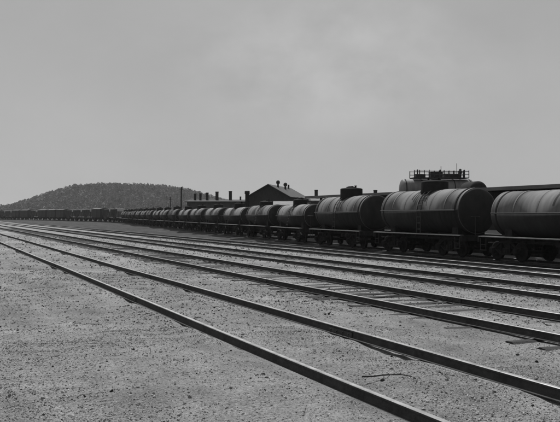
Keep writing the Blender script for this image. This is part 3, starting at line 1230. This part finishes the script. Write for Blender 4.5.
def tree_template(seed, conifer=False):
    r = np.random.default_rng(seed)
    vs, fs = [], []
    k = 0
    n = 50
    for i in range(n):
        h = r.uniform(.18, 1.0)
        prof = (math.sin(math.pi * min(1, max(0, (h - .1) / .95))) ** .7) * .36 if not conifer else (1.05 - h) * .28
        a = r.uniform(0, 6.283)
        q = prof * math.sqrt(r.uniform(.25, 1))
        c = np.array([math.cos(a) * q, math.sin(a) * q, h])
        s = r.uniform(.05, .105)
        u = r.normal(size=3)
        u /= np.linalg.norm(u)
        w = np.cross(u, r.normal(size=3))
        w /= np.linalg.norm(w)
        u, w = u * s, w * s * r.uniform(.6, 1)
        vs += [c - u - w * .4, c + u * .3 - w, c + u + w * .4, c - u * .3 + w]
        fs.append((k, k + 1, k + 2, k + 3))
        k += 4
    # trunk
    for j in range(3):
        a0, a1 = j * 2.094, (j + 1) * 2.094
        vs += [np.array([math.cos(a0) * .018, math.sin(a0) * .018, -.05]), np.array([math.cos(a1) * .018, math.sin(a1) * .018, -.05]), np.array([0, 0, .7])]
        fs.append((k, k + 1, k + 2))
        k += 3
    return np.array(vs), fs


tmpl = [tree_template(100 + i, i in (2, 5)) for i in range(7)]
V, F = [], []
off = 0
cnt = 0
tries = 0
while cnt < 9000 and tries < 60000:
    tries += 1
    y = rng.uniform(705, 1015)
    u = rng.uniform(-70, 300)
    x = (u - 280) / 800 * y
    z = float(hill_z(np.array([x]), np.array([y]))[0])
    if z < .6 and rng.uniform() > .25:
        continue
    tv, tf = tmpl[rng.integers(len(tmpl))]
    h = (3.6 + 3.6 * rng.uniform() ** 1.5) * (1.0 if z > 3 else .7)
    wd = h * rng.uniform(.85, 1.35)
    a = rng.uniform(0, 6.283)
    ca, sa = math.cos(a), math.sin(a)
    q = np.empty_like(tv)
    q[:, 0] = (tv[:, 0] * ca - tv[:, 1] * sa) * wd + x
    q[:, 1] = (tv[:, 0] * sa + tv[:, 1] * ca) * wd + y
    q[:, 2] = tv[:, 2] * h + z
    V.append(q)
    F += [tuple(i + off for i in f) for f in tf]
    off += len(tv)
    cnt += 1
wm = bpy.data.meshes.new("woodland")
wm.from_pydata(np.vstack(V).tolist(), [], F)
wm.materials.append(M['leaves'])
tag(obj("woodland", wm), "dense woodland covering the hill on the left horizon", "woodland", kind="stuff")


# ------------------------------------------------------------------ summer haze in the air
hb = MB().box((0, 0, 22.0), (8200, 8200, 48.0))
hz_m = bpy.data.materials.new("haze")
hz_m.use_nodes = True
hn, hl_ = hz_m.node_tree.nodes, hz_m.node_tree.links
hn.clear()
pv = hn.new("ShaderNodeVolumePrincipled")
pv.inputs['Color'].default_value = (.9, .9, .9, 1)
pv.inputs['Density'].default_value = .00012
pv.inputs['Anisotropy'].default_value = .2
hl_.new(pv.outputs[0], hn.new("ShaderNodeOutputMaterial").inputs['Volume'])
hz_o = hb.build("haze", hz_m)
tag(hz_o, "pale summer haze over the yard", kind="stuff")

# ------------------------------------------------------------------ loose stones on the yard (geometry-node instances)
def stone_mat(name, lo, hi):
    m = bpy.data.materials.new(name)
    m.use_nodes = True
    n, l = m.node_tree.nodes, m.node_tree.links
    b = n['Principled BSDF']
    b.inputs['Roughness'].default_value = .9
    b.inputs['Specular IOR Level'].default_value = .2
    oi = n.new("ShaderNodeObjectInfo")
    r = n.new("ShaderNodeValToRGB")
    r.color_ramp.elements[0].color = grey(lo)
    r.color_ramp.elements[1].color = grey(hi)
    l.new(oi.outputs['Random'], r.inputs[0])
    l.new(r.outputs[0], b.inputs['Base Color'])
    return m


def scatter(name, label, pts, scl, material, seed):
    m = bpy.data.meshes.new(name)
    m.from_pydata(pts.tolist(), [], [])
    at = m.attributes.new("scl", 'FLOAT', 'POINT')
    at.data.foreach_set("value", scl.astype(np.float32))
    o = obj(name, m)
    ng = bpy.data.node_groups.new(name, 'GeometryNodeTree')
    ng.interface.new_socket("Geometry", in_out='INPUT', socket_type='NodeSocketGeometry')
    ng.interface.new_socket("Geometry", in_out='OUTPUT', socket_type='NodeSocketGeometry')
    N, Lk = ng.nodes, ng.links
    gi, go = N.new("NodeGroupInput"), N.new("NodeGroupOutput")
    g2i = N.new("GeometryNodeGeometryToInstance")
    for k in range(4):
        ic = N.new("GeometryNodeMeshIcoSphere")
        ic.inputs['Radius'].default_value = 1.0
        ic.inputs['Subdivisions'].default_value = 1 if k % 2 else 2
        sp = N.new("GeometryNodeSetPosition")
        nt = N.new("ShaderNodeTexNoise")
        nt.noise_dimensions = '4D'
        nt.inputs['W'].default_value = seed * 3.1 + k * 7.7
        nt.inputs['Scale'].default_value = .9
        nt.inputs['Detail'].default_value = 1
        sb = N.new("ShaderNodeVectorMath")
        sb.operation = 'SUBTRACT'
        sb.inputs[1].default_value = (.5, .5, .5)
        Lk.new(nt.outputs['Color'], sb.inputs[0])
        sc_ = N.new("ShaderNodeVectorMath")
        sc_.operation = 'SCALE'
        sc_.inputs['Scale'].default_value = 1.9
        Lk.new(sb.outputs[0], sc_.inputs[0])
        Lk.new(ic.outputs['Mesh'], sp.inputs['Geometry'])
        Lk.new(sc_.outputs[0], sp.inputs['Offset'])
        ss = N.new("GeometryNodeSetShadeSmooth")
        ss.inputs['Shade Smooth'].default_value = False
        Lk.new(sp.outputs[0], ss.inputs[0])
        sm = N.new("GeometryNodeSetMaterial")
        sm.inputs['Material'].default_value = material
        Lk.new(ss.outputs[0], sm.inputs[0])
        Lk.new(sm.outputs[0], g2i.inputs[0])
    iop = N.new("GeometryNodeInstanceOnPoints")
    Lk.new(gi.outputs[0], iop.inputs['Points'])
    Lk.new(g2i.outputs[0], iop.inputs['Instance'])
    iop.inputs['Pick Instance'].default_value = True
    ri = N.new("FunctionNodeRandomValue")
    ri.data_type = 'INT'
    ri.inputs[4].default_value = 0
    ri.inputs[5].default_value = 3
    ri.inputs['Seed'].default_value = seed
    Lk.new(ri.outputs[2], iop.inputs['Instance Index'])
    rv = N.new("FunctionNodeRandomValue")
    rv.data_type = 'FLOAT_VECTOR'
    rv.inputs[0].default_value = (-.6, -.6, 0)
    rv.inputs[1].default_value = (.6, .6, 6.283)
    rv.inputs['Seed'].default_value = seed + 1
    Lk.new(rv.outputs[0], iop.inputs['Rotation'])
    na_ = N.new("GeometryNodeInputNamedAttribute")
    na_.data_type = 'FLOAT'
    na_.inputs[0].default_value = "scl"
    sv = N.new("FunctionNodeRandomValue")
    sv.data_type = 'FLOAT_VECTOR'
    sv.inputs[0].default_value = (.7, .7, .45)
    sv.inputs[1].default_value = (1.3, 1.1, .8)
    sv.inputs['Seed'].default_value = seed + 2
    vm = N.new("ShaderNodeVectorMath")
    vm.operation = 'SCALE'
    Lk.new(sv.outputs[0], vm.inputs[0])
    Lk.new(na_.outputs[0], vm.inputs['Scale'])
    Lk.new(vm.outputs[0], iop.inputs['Scale'])
    Lk.new(iop.outputs[0], go.inputs[0])
    md = o.modifiers.new("scatter", 'NODES')
    md.node_group = ng
    m.materials.append(material)
    return tag(o, label, kind="stuff")


def ring_points(r0, r1, dens, a=31):
    area = math.radians(2 * a) / 2 * (r1 ** 2 - r0 ** 2)
    n = int(area * dens)
    r = np.sqrt(rng.uniform(r0 ** 2, r1 ** 2, n))
    q = np.radians(rng.uniform(-a, a, n))
    x, y = r * np.sin(q), r * np.cos(q)
    d = PX * x + PY * y
    keep = np.ones(n, bool)
    for rd in RAIL_D:
        keep &= np.abs(d - rd) > .085
    keep &= (d < 19.5)
    # patchy density
    cl = np.sin(x * 1.7 + 2 * np.sin(y * .9)) * np.sin(y * 1.3 + x * .6)
    keep &= rng.uniform(0, 1, n) < .62 + .38 * cl
    dusty = np.sin(x * .55 + 1.1 * np.sin(y * .33) + .8) + np.sin(y * .62 - x * .31 + 2.1) + .6 * np.sin(x * 1.4 + y * 1.1)
    keep &= rng.uniform(0, 1, n) < np.clip(1.1 - .45 * dusty, .42, 1)
    return x[keep], y[keep], r[keep]


def make_cloud(specs):
    X, Y, S = [], [], []
    for r0, r1, dens, s0_, s1_, pw in specs:
        x, y, r = ring_points(r0, r1, dens)
        X.append(x)
        Y.append(y)
        S.append(s0_ + (s1_ - s0_) * rng.uniform(0, 1, len(x)) ** pw)
    X, Y, S = np.concatenate(X), np.concatenate(Y), np.concatenate(S)
    Z = ground_z(X, Y) + S * .12
    return np.stack([X, Y, Z], -1), S


pts, scl = make_cloud([(4.0, 11, 2600, .003, .010, 2), (4.0, 11, 90, .009, .020, 3), (11, 24, 380, .006, .020, 3), (24, 60, 22, .015, .040, 3)])
scatter("gravel", "loose pale gravel scattered over the yard", pts, scl, stone_mat("pale_gravel_stone", .13, .42), 3)
pts, scl = make_cloud([(4.0, 11, 380, .003, .010, 2.5), (4.0, 11, 4, .012, .024, 2.5), (11, 24, 80, .006, .020, 3), (24, 60, 6, .018, .045, 3)])
scatter("cinders", "dark cinders and coal crumbs scattered over the gravel", pts, scl, stone_mat("cinder_stone", .015, .06), 9)

# ------------------------------------------------------------------ small things lying between the rails
def on_ground(x, y, lift=0.0):
    return Vector((x, y, float(ground_z(np.array([x]), np.array([y]))[0]) + lift))


def from_pixel(u, v, z=.08):
    Y = (EYE - z) * 800 / (v - 214.5)
    return (u - 280) / 800 * Y, Y


stp = MB()
sk = [from_pixel(u, v) for u, v in ((362, 383.6), (372, 383.0), (382, 382.1), (392, 381.0), (402, 381.7), (412, 383.0))]
zk = max(on_ground(x, y).z for x, y in sk) + .008
p_first = Vector((sk[0][0], sk[0][1], zk))
prev = None
for i, (x, y) in enumerate(sk):
    p = Vector((x, y, zk - .004 * (i % 2))) - p_first
    if prev is not None:
        stp.tube(prev, p, .009 - .0008 * i, .0082 - .0008 * i, n=7)
    prev = p
tag(stp.build("stick", M['stick'], None, p_first), "thin dark bent stick lying between the rails of the nearest track", "stick")
